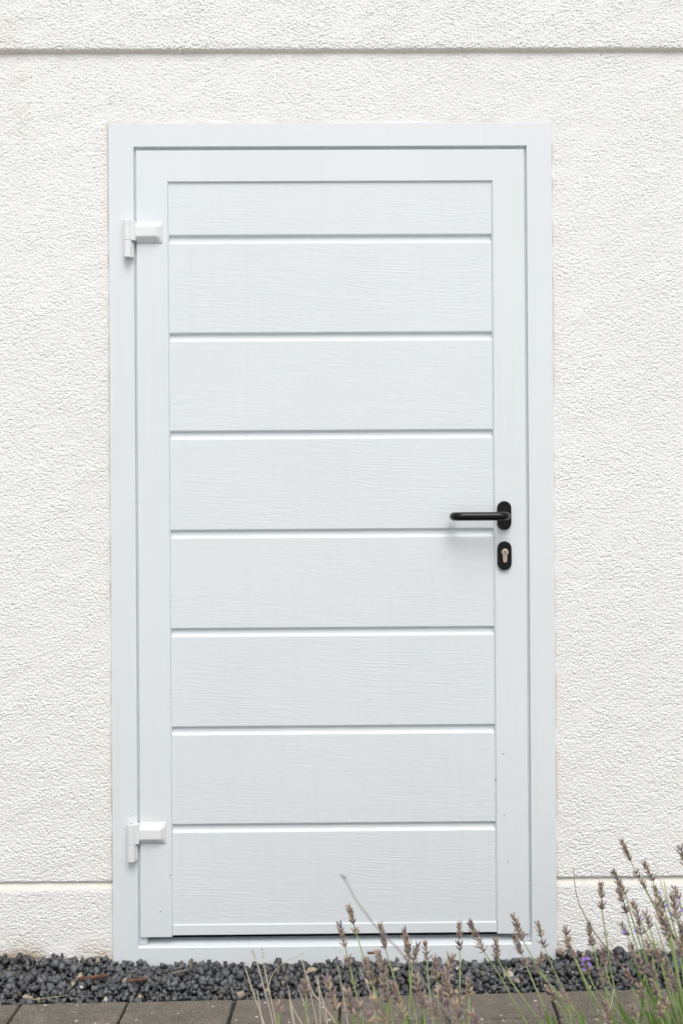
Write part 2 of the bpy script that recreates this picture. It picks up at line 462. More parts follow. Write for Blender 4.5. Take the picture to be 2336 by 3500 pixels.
# infill panel: horizontal boards with stepped grooves and embossed wood grain, one pressed sheet
def panel_mesh():
    PY = LY + 0.0050
    corners = [(PY, PT + 0.004)]
    for zg in GROOVES:
        corners += [(PY, zg + 0.0030), (PY + 0.0016, zg + 0.0006), (PY + 0.0080, zg - 0.0002), (PY + 0.0072, zg - 0.0135), (PY + 0.0006, zg - 0.0178), (PY, zg - 0.0192)]
    corners += [(PY, PB - 0.004)]
    P = np.array(corners); zs = []
    for i in range(len(P) - 1):
        L = math.hypot(*(P[i + 1] - P[i])); k = max(1, int(math.ceil(L / 0.0012)))
        for j in range(k): zs.append(P[i] + (P[i + 1] - P[i]) * j / k)
    zs.append(P[-1]); zs = np.array(zs); n = len(zs)
    x = np.arange(PL - 0.004, PR + 0.0041, 0.0021); m = len(x)
    # embossing tile: repeats like the roller that pressed the sheet
    TH, TWX = 0.4800, 1.26
    tn, tm = 600, 600; dz, dxx = TH / tn, TWX / tm
    def per(sl, ss, seed, ang=0.0):
        r = np.random.default_rng(seed); F = np.fft.rfft2(r.standard_normal((tn, tm)))
        kz = np.fft.fftfreq(tn, dz)[:, None]; kx = np.fft.rfftfreq(tm, dxx)[None, :]
        a = kx * math.cos(ang) + kz * math.sin(ang); b = -kx * math.sin(ang) + kz * math.cos(ang)
        F *= np.exp(-2 * math.pi ** 2 * ((a * sl) ** 2 + (b * ss) ** 2)); q = np.fft.irfft2(F, s=(tn, tm)); return q / q.std()
    tx, tz = np.meshgrid(np.arange(tm) * dxx, np.arange(tn) * dz)
    warp = per(0.20, 0.030, 1) * 0.010 + per(0.035, 0.012, 2) * 0.0018 + per(0.010, 0.005, 9) * 0.0006
    slope = np.sin(2 * math.pi * tx / TWX) * 0.030
    ph = (tz + warp + slope)
    k1 = round(TH / 0.0066)
    rings = np.sin(2 * math.pi * k1 * ph / TH + per(0.06, 0.02, 3) * 0.9)
    rings = np.maximum(rings, -0.2) ** 1                       # crests with flat valleys
    mask = np.clip(per(0.11, 0.028, 4, -0.06) * 0.9 - 0.15, 0, 1.6)
    brk = np.clip(0.55 + 0.75 * per(0.035, 0.0035, 5, -0.05), 0, 1.3)
    fine = per(0.012, 0.0011, 6, -0.05) * 0.6 + per(0.030, 0.0009, 7, -0.08) * 0.5 + per(0.005, 0.0010, 8) * 0.45
    T = rings * mask * brk * 0.00012 + fine * 0.000072 * (0.7 + 0.25 * per(0.08, 0.03, 10))
    X, Z = np.meshgrid(x, zs[:, 1])
    fx = ((X / TWX) % 1.0) * tm; fz = ((Z / TH) % 1.0) * tn
    i0, j0 = np.floor(fz).astype(int), np.floor(fx).astype(int); wz, wx = fz - i0, fx - j0
    i0 %= tn; j0 %= tm; i1, j1 = (i0 + 1) % tn, (j0 + 1) % tm
    H = T[i0, j0] * (1 - wz) * (1 - wx) + T[i1, j0] * wz * (1 - wx) + T[i0, j1] * (1 - wz) * wx + T[i1, j1] * wz * wx
    flat = np.ones(n)
    for zg in GROOVES:
        d = zg - zs[:, 1]; flat = np.where((d > -0.0032) & (d < 0.0002), 0.1, flat); flat = np.where((d > 0.0132) & (d < 0.0194), 0.12, flat)
        flat = np.where((d >= 0.0002) & (d <= 0.0132), 0.5, flat)
    Y = zs[:, 0][:, None] - H * flat[:, None]
    V = np.stack([X, Y, Z], -1).reshape(-1, 3); idx = np.arange(n * m).reshape(n, m)
    q = np.stack([idx[:-1, :-1], idx[1:, :-1], idx[1:, 1:], idx[:-1, 1:]], -1).reshape(-1, 4)
    return mesh_uniform('board_panel', V, q)
link('board_panel', panel_mesh(), WHITE_PANEL, leaf, smooth=True)

# hinges: knuckle on the frame, pillow-shaped cover on the leaf
def barrel(g, cx, cy, z0, z1, r, seg=28, ch=0.0008):
    prof = [(0, z0), (r - ch, z0), (r, z0 + ch), (r, z1 - ch), (r - ch, z1), (0, z1)]
    vs, fs = [], []
    for rr, zz in prof[1:-1]:
        for k in range(seg):
            t = 2 * math.pi * k / seg; vs.append((cx + rr * math.cos(t), cy + rr * math.sin(t), zz))
    for i in range(3):
        for k in range(seg):
            k2 = (k + 1) % seg; fs.append([i * seg + k, i * seg + k2, (i + 1) * seg + k2, (i + 1) * seg + k])
    fs.append(list(range(seg - 1, -1, -1))); fs.append([3 * seg + k for k in range(seg)])
    g.add(vs, fs)

def soft(me):
    me.polygons.foreach_set('use_smooth', np.ones(len(me.polygons), dtype=bool)); me.set_sharp_from_angle(angle=math.radians(32))

def hinge(zt):
    """zt = top of the knuckle; the hinge hangs 0.090 below it"""
    h = None; cx, cy, r = -0.4930, FY - 0.0125, 0.0108
    g = Geo()
    barrel(g, cx, cy, zt - 0.0492, zt, r)
    # strap from the knuckle to the cover, tangent to the barrel's front
    prism_y = [(cx + 0.001, cy - r + 0.0004), (-0.4740, LY - 0.0165), (-0.4740, LY - 0.004), (cx + 0.004, cy + r - 0.002)]
    vs = [(x, y, zt - 0.0485) for x, y in prism_y] + [(x, y, zt - 0.0006) for x, y in prism_y]
    g.add(vs, [[0, 1, 2, 3], [7, 6, 5, 4], [0, 4, 5, 1], [1, 5, 6, 2], [2, 6, 7, 3], [3, 7, 4, 0]])
    me = g.mesh('hinge'); fix_normals(me); h = bevel(link('hinge', me, HINGE, door), 0.0005, 2, 40)
    soft(me)
    g = Geo(); barrel(g, cx, cy, zt - 0.0905, zt - 0.0497, r)
    box(g, cx - 0.004, cx + 0.0135, cy + 0.004, FY - 0.0002, zt - 0.0890, zt - 0.0530)
    me = g.mesh('lower_knuckle'); fix_normals(me); link('lower_knuckle', me, HINGE, h); soft(me)
    for za, zb in ((zt + 0.00005, zt + 0.0007), (zt - 0.0911, zt - 0.09055)):
        g = Geo(); barrel(g, cx, cy, za, zb, 0.0050); me = g.mesh('pin_cap'); fix_normals(me); link('pin_cap', me, BRASS, h)
    # pillow cover
    x0, x1, z0, z1 = -0.4740, -0.4112, zt - 0.0515, zt - 0.0012
    nx, nz = 34, 30; V = []; dpt = 0.0165
    for j in range(nz):
        for i in range(nx):
            u, v = i / (nx - 1), j / (nz - 1)
            # sides slope outwards: steep left edge joined to the knuckle, soft top and bottom
            fu = min(1.0, 0.90 + u / 0.9) if u < 0.5 else min(1.0, (1 - u) / 0.24)
            fv = min(1.0, min(v, 1 - v) / 0.30)
            sm = lambda t: 0.5 * math.sin(math.pi / 2 * t) + 0.5 * t * t * (3 - 2 * t)
            hgt = 0.0026 + (dpt - 0.0026) * min(sm(max(0, fv)), 1.0) * sm(max(0, min(1, fu))) if 0 < i < nx - 1 and 0 < j < nz - 1 else (0.0026 if i < nx - 1 else 0.0026)
            if i == 0: hgt = 0.0026 + (0.0160 - 0.0026) * sm(max(0, min(1, fv * 1.6)))
            V.append((x0 + (x1 - x0) * u, LY - hgt, z0 + (z1 - z0) * v))
    F = [[j * nx + i, j * nx + i + 1, (j + 1) * nx + i + 1, (j + 1) * nx + i] for j in range(nz - 1) for i in range(nx - 1)]
    edge = [i for i in range(nx)] + [j * nx + nx - 1 for j in range(1, nz)] + [(nz - 1) * nx + i for i in range(nx - 2, -1, -1)] + [j * nx for j in range(nz - 2, 0, -1)]
    b0 = len(V)
    for e in edge: V.append((V[e][0], LY - 0.0001, V[e][2]))
    ne = len(edge)
    for k in range(ne):
        k2 = (k + 1) % ne; F.append([edge[k], b0 + k, b0 + k2, edge[k2]])
    g = Geo(); g.add(V, F); me = g.mesh('hinge_cover'); fix_normals(me)
    o = link('hinge_cover', me, HINGE, h, smooth=True)
    me.polygons.foreach_set('use_smooth', np.array([k < len(F) - ne for k in range(len(F))], dtype=bool))
    return h
h1 = hinge(1.7890); h2 = hinge(0.3255)

# lever handle
def stadium(cx, cz, w, hh, seg=14):
    r = w / 2; s = hh / 2 - r; out = []
    for k in range(seg + 1):
        t = math.pi * k / seg; out.append((cx + r * math.cos(t), cz + s + r * math.sin(t)))
    for k in range(seg + 1):
        t = math.pi + math.pi * k / seg; out.append((cx + r * math.cos(t), cz - s + r * math.sin(t)))
    return out[::-1]
HX = 0.4190
g = Geo(); prism(stadium(HX, 1.0672, 0.0345, 0.0705), LY - 0.0085, LY - 0.0001, g)
me = g.mesh('lever_handle'); fix_normals(me); lever = bevel(link('lever_handle', me, BLACK, door), 0.0016, 3)
g = Geo()
zl = 1.0655; yo = LY - 0.052; R = 0.0185; r = 0.0104
path = [(HX, LY - 0.006, zl), (HX, yo + R, zl)]
for k in range(1, 9):
    a = math.pi / 2 * k / 8; path.append((HX - R + R * math.cos(a), yo + R - R * math.sin(a), zl))
xe = 0.2935
path += [(HX - 0.05, yo, zl), (xe + 0.05, yo, zl)]
for k in range(0, 9):
    a = math.pi / 2 * k / 8; path.append((xe + R - R * math.sin(a), yo + R - R * math.cos(a), zl))
path.append((xe, LY - 0.017, zl)); 
rr = [r] * len(path)
path.append((xe, LY - 0.0148, zl)); rr.append(r * 0.86)
tube(g, path, rr, 24)
me = g.mesh('lever'); fix_normals(me); o = link('lever', me, BLACK, lever, smooth=True)
g = Geo(); tube(g, [(HX, LY - 0.0083, zl), (HX, LY - 0.0125, zl)], 0.0128, 24); me = g.mesh('neck_ring'); fix_normals(me); bevel(link('neck_ring', me, BLACK, lever), 0.0006)
# keyhole plate with profile cylinder
g = Geo(); prism(stadium(HX, 0.9690, 0.0345, 0.0705), LY - 0.0085, LY - 0.0001, g)
me = g.mesh('keyhole_plate'); fix_normals(me); plate = bevel(link('keyhole_plate', me, BLACK, door), 0.0016, 3)
kx, kz = HX + 0.0006, 0.9775
poly = []
a0 = math.radians(-50)
for k in range(25):
    t = a0 + (2 * math.pi - math.radians(80)) * k / 24; poly.append((kx + 0.0086 * math.cos(t), kz + 0.0086 * math.sin(t)))
for k in range(9):
    t = math.pi + math.pi * k / 8; poly.append((kx + 0.0051 * math.cos(t), kz - 0.0205 + 0.0051 * math.sin(t)))
g = Geo(); prism(poly, LY - 0.0106, LY - 0.002, g); me = g.mesh('lock_cylinder'); fix_normals(me); bevel(link('lock_cylinder', me, BRASS, plate), 0.0006, 2)
g = Geo(); prism([(kx + 0.0062 * math.cos(t), kz + 0.0062 * math.sin(t)) for t in np.linspace(0, 2 * math.pi, 24, endpoint=False)], LY - 0.0116, LY - 0.010, g)
me = g.mesh('cylinder_plug'); fix_normals(me); bevel(link('cylinder_plug', me, BRASS, plate), 0.0005)
g = Geo(); prism([(kx - 0.0016, kz + 0.0044), (kx - 0.0016, kz + 0.0010), (kx + 0.0002, kz - 0.0004), (kx - 0.0010, kz - 0.0046), (kx + 0.0006, kz - 0.0046), (kx + 0.0018, kz - 0.0002), (kx + 0.0002, kz + 0.0012), (kx + 0.0002, kz + 0.0044)], LY - 0.01172, LY - 0.011, g)
me = g.mesh('key_slot'); fix_normals(me); link('key_slot', me, DARK, plate)

# ------------------------------------------------------------------ ground, paving, bed
def sheet(name, x0, x1, y0, y1, z, mat, kind='structure', nx=1, ny=1, wob=0.0):
    xs, ys = np.linspace(x0, x1, nx + 1), np.linspace(y0, y1, ny + 1)
    V = [(x, y, z + (random.uniform(-wob, wob) if wob else 0)) for y in ys for x in xs]
    F = [[j * (nx + 1) + i, j * (nx + 1) + i + 1, (j + 1) * (nx + 1) + i + 1, (j + 1) * (nx + 1) + i] for j in range(ny) for i in range(nx)]
    g = Geo(); g.add(V, F); me = g.mesh(name); return tag(link(name, me, mat, None, smooth=wob > 0), kind=kind)
sheet('ground', -400, 400, -800, 400, -0.085, FAR_GROUND)
tag(sheet('planting_bed', -6.5, 6.5, -1.75, -0.50, -0.03, SOIL, nx=130, ny=22, wob=0.012), 'dark soil of the lavender bed', 'bed')

ANG = -0.034; PZ = -0.010
def pav(s, t):   # s along the edging, t towards the viewer from its wall-side edge
    return (s + t * ANG, -(0.2195 + ANG * s) - t)
g = Geo(); PW, PD = 0.2365, 0.1330; J = 0.0029
for row in range(2):
    for c in range(-26, 27):
        s0 = 0.4835 + c * PW + (0.0 if row == 0 else -0.003); s1 = s0 + PW
        jz = random.uniform(-0.0018, 0.0012); jx = random.uniform(-0.0012, 0.0012)
        t0, t1 = row * PD, (row + 1) * PD
        nn = 14; ring = []
        pts = [(s0 + J, t0 + J), (s1 - J, t0 + J), (s1 - J, t1 - J), (s0 + J, t1 - J)]
        for k in range(4):
            a, b = pts[k], pts[(k + 1) % 4]
            for i in range(nn):
                f = i / nn; w = random.uniform(-0.0011, 0.0011) if i else random.uniform(0, 0.001)
                dx_, dy_ = (b[0] - a[0]), (b[1] - a[1]); L = math.hypot(dx_, dy_)
                ring.append((a[0] + dx_ * f - dy_ / L * w + jx, a[1] + dy_ * f + dx_ / L * w))
        N = len(ring); cs_, ct_ = (s0 + s1) / 2, (t0 + t1) / 2
        def lev(sh, z):
            out = []
            for (s, t) in ring:
                x, y = pav(cs_ + (s - cs_) * (1 - sh / (PW / 2)), ct_ + (t - ct_) * (1 - sh / (PD / 2))); out.append((x, y, z))
            return out
        vs = lev(0, PZ - 0.07 + jz) + lev(0, PZ - 0.0045 + jz) + lev(0.0010, PZ - 0.0014 + jz) + lev(0.0035, PZ + jz)
        fs = []
        for q in range(3):
            for i in range(N):
                i2 = (i + 1) % N; fs.append([q * N + i, (q + 1) * N + i, (q + 1) * N + i2, q * N + i2])
        fs.append([3 * N + i for i in range(N)])
        g.add(vs, fs)
me = g.mesh('pavement'); fix_normals(me); tag(link('pavement', me, PAVER), kind='structure')
V = [(*pav(-6.3, 0.003), PZ - 0.009), (*pav(6.3, 0.003), PZ - 0.009), (*pav(6.3, 2 * PD), PZ - 0.009), (*pav(-6.3, 2 * PD), PZ - 0.009)]
g = Geo(); g.add(V, [[0, 1, 2, 3]]); tag(link('paving_joint_ground', g.mesh('paving_joint_ground'), JOINT), kind='structure')

# ------------------------------------------------------------------ gravel strip
def rock_shape(rng, n=13, flat=0.7):
    bm = bmesh.new()
    for _ in range(n):
        v = rng.standard_normal(3); v /= np.linalg.norm(v); v *= rng.uniform(0.82, 1.0)
        bm.verts.new(v * np.array([1.0, rng.uniform(0.62, 0.85), flat * rng.uniform(0.75, 1.0)]))
    res = bmesh.ops.convex_hull(bm, input=bm.verts)
    bmesh.ops.delete(bm, geom=[e for e in res['geom_interior'] if isinstance(e, bmesh.types.BMVert)], context='VERTS')
    bmesh.ops.triangulate(bm, faces=bm.faces)
    bm.verts.ensure_lookup_table(); bm.verts.index_update()
    V = np.array([v.co for v in bm.verts]); F = np.array([[v.index for v in f.verts] for f in bm.faces]); bm.free()
    return V, F
ROCKS = [rock_shape(RNG, int(RNG.integers(9, 12)), 0.8) for _ in range(18)]
def rot_rand(rng, tilt=0.9):
    a, b, c = rng.uniform(0, 2 * math.pi), rng.normal(0, tilt), rng.normal(0, tilt)
    Rz = np.array([[math.cos(a), -math.sin(a), 0], [math.sin(a), math.cos(a), 0], [0, 0, 1]])
    Rx = np.array([[1, 0, 0], [0, math.cos(b), -math.sin(b)], [0, math.sin(b), math.cos(b)]])
    Ry = np.array([[math.cos(c), 0, math.sin(c)], [0, 1, 0], [-math.sin(c), 0, math.cos(c)]])
    return Rx @ Ry @ Rz
def bank(x, d):
    """height of the gravel surface: heaped against the wall, falling to the edging"""
    side = 1 / (1 + math.exp(-(abs(x - 0.0) - 0.535) / 0.018))
    top = (-0.013 + 0.022 * side) * max(0, 1 - d / 0.16) + 0.004 * math.sin(x * 9 + 1) * math.sin(x * 23)
    edge = 0.2195 + ANG * x
    return top - 0.014 - 0.004 * (d / edge)
vs_, fs_, cs_ = [], [], []; nb = 0
STEP = 0.0152
for layer in range(3):
    for x in np.arange(-1.75, 1.75, STEP):
        edge = 0.2195 + ANG * x
        for d in np.arange(-0.002, edge - 0.002, STEP):
            if layer < 2 and RNG.random() < 0.12: continue
            if layer == 2 and RNG.random() < 0.72: continue
            xx, dd = x + RNG.normal(0, STEP * 0.33), d + RNG.normal(0, STEP * 0.3)
            small = dd > edge - 0.075
            sz = RNG.uniform(0.0072, 0.0125) if small else RNG.uniform(0.0085, 0.0168)
            if RNG.random() < 0.07: sz *= 1.3
            dd = min(max(dd, sz * 0.75), edge - sz * 0.8)
            z = bank(xx, dd) + (-0.012, 0.0, 0.0075)[layer] + RNG.normal(0, 0.0025)
            if dd > edge - 0.03: z = min(z, PZ - 0.003 + RNG.uniform(-0.003, 0.003))
            V, F = ROCKS[RNG.integers(len(ROCKS))]
            V = (V * sz * np.array([RNG.uniform(0.9, 1.2), RNG.uniform(0.9, 1.2), RNG.uniform(0.85, 1.2)])) @ rot_rand(RNG, 0.75).T + np.array([xx, -dd, z])
            if V[:, 1].max() > -0.0015: V[:, 1] -= V[:, 1].max() + 0.0015 + (0.006 if abs(xx) < HW else 0)
            vs_.append(V); fs_.append(F + nb); nb += len(V)
            u = RNG.random(); b = 0.048 + 0.11 * RNG.random() ** 1.3
            if u < 0.012: c = np.array([0.34, 0.29, 0.21]) * RNG.uniform(0.8, 1.25)
            elif u < 0.05: c = np.array([0.115, 0.098, 0.080]) * RNG.uniform(0.8, 1.2)
            else: c = np.array([b * 0.97, b * 1.0, b * 1.06])
            cs_.append(np.repeat([[*c, 1]], len(V), 0))
Vg, Fg = np.concatenate(vs_), np.concatenate(fs_)
me = mesh_uniform('gravel', Vg, Fg)
a = me.color_attributes.new('tint', 'FLOAT_COLOR', 'POINT'); a.data.foreach_set('color', np.concatenate(cs_).astype(np.float32).ravel())
tag(link('gravel', me, GRAVEL), 'dark basalt gravel strip along the foot of the wall', 'gravel', kind='stuff')
V = [(-6.4, -0.001, -0.034), (6.4, -0.001, -0.034), (*pav(6.4, 0.0), -0.034), (*pav(-6.4, 0.0), -0.034)]
g = Geo(); g.add(V, [[0, 3, 2, 1]]); tag(link('gravel_base_ground', g.mesh('gravel_base_ground'), JOINT), kind='structure')

# ------------------------------------------------------------------ pale stones lying in the gravel, each a thing
def stone(px, py, d, size, col, label, seed, smooth_=False, squash=(1, 1, 1), name='pebble', cat='stone', group='pale stones in the dark gravel', lift=0.0):
    rng = np.random.default_rng(seed); p = at(px, py, y=-d)
    V, F = rock_shape(rng, 40 if smooth_ else 14, 0.72)
    V = V * size * np.array(squash) @ rot_rand(rng, 0.25).T
    g = Geo(); g.add([tuple(v) for v in V], F.tolist(), [tuple(np.array(col) * rng.uniform(0.9, 1.08)) for _ in V])
    o = link(name, g.mesh(name), PEBBLE, None, smooth=False, loc=p)
    return tag(o, label, cat, group)
stone(1917, 3252, 0.020, 0.0145, (0.34, 0.28, 0.21), 'rounded tan pebble against the frame foot beside the stucco plinth', 1, True, (1.1, 0.9, 1.0))
stone(1744, 3338, 0.115, 0.0175, (0.50, 0.44, 0.35), 'largest cream angular stone in the gravel under the right stile', 2, False, (1.0, 0.7, 1.35))
stone(1764, 3356, 0.140, 0.0140, (0.40, 0.33, 0.25), 'rough tan stone touching the big cream angular stone', 3, False, (1.05, 0.8, 0.95))
stone(1745, 3314, 0.085, 0.0090, (0.46, 0.40, 0.31), 'small cream stone lying behind the big cream angular stone', 4)
stone(1060, 3317, 0.085, 0.0150, (0.42, 0.34, 0.23), 'flat sandy stone lying mid gravel below the door sill', 5, False, (1.3, 0.8, 0.6))
stone(970, 3361, 0.150, 0.0075, (0.44, 0.36, 0.24), 'small yellowish pebble below the door sill', 6, True, (0.8, 0.8, 1.2))
stone(893, 3368, 0.155, 0.0085, (0.27, 0.27, 0.26), 'small smooth grey pebble low in the gravel', 7, True, (0.8, 0.8, 1.2))
stone(97, 3408, 0.210, 0.0125, (0.50, 0.42, 0.32), 'cream stone by the paving edge below the left wall', 8, False, (1.2, 0.8, 0.8))
stone(332, 3283, 0.050, 0.0100, (0.36, 0.31, 0.24), 'buff stone high in the gravel left of the door frame', 9)
stone(359, 3420, 0.222, 0.0115, (0.50, 0.46, 0.38), 'pale flat chip on the paving edge left of the frame', 10, False, (1.5, 0.7, 0.45))
stone(1957, 3328, 0.110, 0.0088, (0.50, 0.45, 0.34), 'whitish stone in the gravel right of the door frame', 12)
stone(1870, 3325, 0.105, 0.0085, (0.42, 0.38, 0.30), 'buff stone in the gravel under the right frame jamb', 13)
stone(1706, 3377, 0.172, 0.0095, (0.42, 0.34, 0.25), 'sandy chip at the paving edge near the big cream stone', 14, False, (1.5, 0.8, 0.5))
stone(278, 3374, 0.165, 0.0062, (0.62, 0.60, 0.55), 'tiny white chip in the gravel left of the frame', 15)
stone(1565, 3310, 0.080, 0.0070, (0.56, 0.52, 0.46), 'small white stone in the gravel behind a lavender stalk', 16)

# bark pieces
def bark(px0, py0, px1, py1, d, r, label, seed):
    rng = random.Random(seed); a, b = at(px0, py0, y=-d), at(px1, py1, y=-d)
    n = 9; pts = [a.lerp(b, i / (n - 1)) + Vector((0, rng.uniform(-.0008, .0008), rng.uniform(-.0010, .0010))) for i in range(n)]
    rad = [r * (0.55 if i in (0, n - 1) else rng.uniform(0.75, 1.15)) for i in range(n)]
    mid = a.lerp(b, 0.5); g = Geo()
    cols = [tuple(np.array((0.16, 0.085, 0.055)) * rng.uniform(0.7, 1.4)) for _ in range(n)]
    tube(g, [p - mid for p in pts], rad, 7, cols)
    return tag(link('bark_piece', g.mesh('bark_piece'), WOOD, None, loc=mid), label, 'bark', 'bark pieces on the gravel')
bark(266, 3346, 374, 3333, 0.128, 0.0048, 'longer reddish brown bark stick lying on the gravel', 1)
bark(441, 3352, 502, 3346, 0.142, 0.0050, 'shorter brown bark chip beside the long bark stick', 2)
bark(1256, 3257, 1296, 3256, 0.030, 0.0034, 'reddish bark sliver on the gravel against the door sill', 3)
# dry blades lying about
def straw(pts, d, label, r=0.0010):
    P = [at(x, y, y=-dd) for (x, y), dd in zip(pts, d)]; mid = sum(P, Vector()) / len(P); g = Geo()
    C = catmull([p - mid for p in P], 6); tube(g, C, [r * (1 - 0.6 * i / len(C)) for i in range(len(C))], 5, (0.46, 0.38, 0.25))
    return tag(link('dry_straw', g.mesh('dry_straw'), PLANT, None, loc=mid), label, 'straw', 'dry straws on the gravel')
straw([(110, 3416), (170, 3410), (215, 3404), (242, 3399)], (0.215, 0.205, 0.195, 0.185), 'long pale straw lying by the paving edge below the left wall')
straw([(919, 3372), (928, 3340), (950, 3308), (985, 3282), (1025, 3268), (1043, 3253)], (0.16, 0.145, 0.12, 0.09, 0.06, 0.035), 'curved pale straw arching over the gravel below the door sill')
straw([(590, 3327), (612, 3320), (640, 3314)], (0.11, 0.10, 0.095), 'short pale straw across dark gravel under the hinge side')
straw([(1180, 3352), (1205, 3356), (1230, 3370), (1243, 3384)], (0.125, 0.135, 0.15, 0.17), 'thin dry leaf stalk curling on the gravel mid strip', 0.0013)
straw([(975, 3399), (1010, 3398), (1042, 3399)], (0.19, 0.19, 0.19), 'pale straw lying flat where gravel meets paving')
straw([(1775, 3315), (1810, 3300), (1840, 3308)], (0.10, 0.085, 0.09), 'fine dry straw on the gravel under the right stile', 0.0008)

# ------------------------------------------------------------------ lavender
GREEN, PALE, BROWN_STEM = (0.235, 0.30, 0.125), (0.46, 0.41, 0.33), (0.20, 0.125, 0.085)
def head_geo(axis_pts, rng, fresh=0.0, size=1.0, gap=False, wide=1.0):
    """flower head: whorls of ribbed calyces round the tip of a stalk"""
    g = Geo(); A = [Vector(p) for p in axis_pts]
    L = (A[-1] - A[0]).length; n = max(2, int(round(L / (0.0074 * size))))
    for w in range(n + 1):
        f = w / n
        if gap and 0.18 < f < 0.42: continue
        p = A[0].lerp(A[-1], f); ax = (A[-1] - A[0]).normalized()
        s = Vector((0, 1, 0)); s = (s - ax * s.dot(ax)).normalized(); t = ax.cross(s)
        k = rng.randint(4, 7) if f < 0.9 else rng.randint(4, 6); ph = rng.uniform(0, 6.28)
        for j in range(k):
            th = ph + 2 * math.pi * j / k + rng.uniform(-.35, .35)
            rad = s * math.cos(th) + t * math.sin(th)
            tilt = rng.uniform(0.50, 1.05) * (1 - 0.45 * f) * wide
            dirn = (ax * math.cos(tilt) + rad * math.sin(tilt)).normalized()
            ln = rng.uniform(0.0085, 0.0125) * size; rr = ln * rng.uniform(0.105, 0.145)
            b = p + rad * 0.0008
            u = rng.random()
            if u < 0.40: c = (0.34, 0.275, 0.25)
            elif u < 0.60: c = (0.20, 0.16, 0.195)
            elif u < 0.88: c = (0.43, 0.33, 0.24)
            else: c = (0.56, 0.46, 0.34)
            m_ = rng.uniform(0.75, 1.2); c = tuple(x * m_ for x in c); c0 = tuple(0.55 * x + 0.45 * y for x, y in zip(c, (0.30, 0.27, 0.15)))
            tip = (0.40, 0.31, 0.235) if rng.random() < 0.55 else c
            pts = [b, b + dirn * ln * 0.25, b + dirn * ln * 0.65, b + dirn * ln * 0.92, b + dirn * ln]
            tube(g, pts, [rr * 0.45, rr * 0.95, rr * 1.05, rr * 0.8, rr * 0.3], 5, [c0, c, c, c, tip])
            if rng.random() < 0.45:      # withered corolla sticking out
                e = b + dirn * ln; q = (dirn + Vector((rng.uniform(-.6, .6), rng.uniform(-.6, .6), rng.uniform(-.3, .6))) * 0.6).normalized()
                tube(g, [e - dirn * 0.0008, e + q * 0.0016, e + q * 0.0030 + Vector((0, 0, rng.uniform(-.0008, .0008)))], [0.0005, 0.00065, 0.0003], 4, (0.36, 0.25, 0.185) if rng.random() < .7 else (0.24, 0.15, 0.16))
            if rng.random() < fresh:     # open violet corolla: five lobes
                e = b + dirn * ln; vcol = (0.36, 0.235, 0.66)
                s2 = dirn.orthogonal().normalized(); t2 = dirn.cross(s2)
                for q in range(5):
                    a_ = 2 * math.pi * q / 5; o_ = s2 * math.cos(a_) + t2 * math.sin(a_); o2 = dirn.cross(o_)
                    P0, P1 = e + dirn * 0.001, e + dirn * 0.0030 + o_ * 0.0028
                    g.add([P0 - o2 * .0006, P0 + o2 * .0006, P1 + o2 * .0017, P1 + o_ * .0013 + dirn * .0006, P1 - o2 * .0017, P0 + dirn * .0006 - o2 * .0, ], [[0, 1, 2, 3, 4], [4, 3, 2, 1, 5]], vcol)
    tube(g, [A[0] - (A[-1] - A[0]).normalized() * 0.004, A[-1]], 0.0008, 5, (0.26, 0.24, 0.13))
    return g

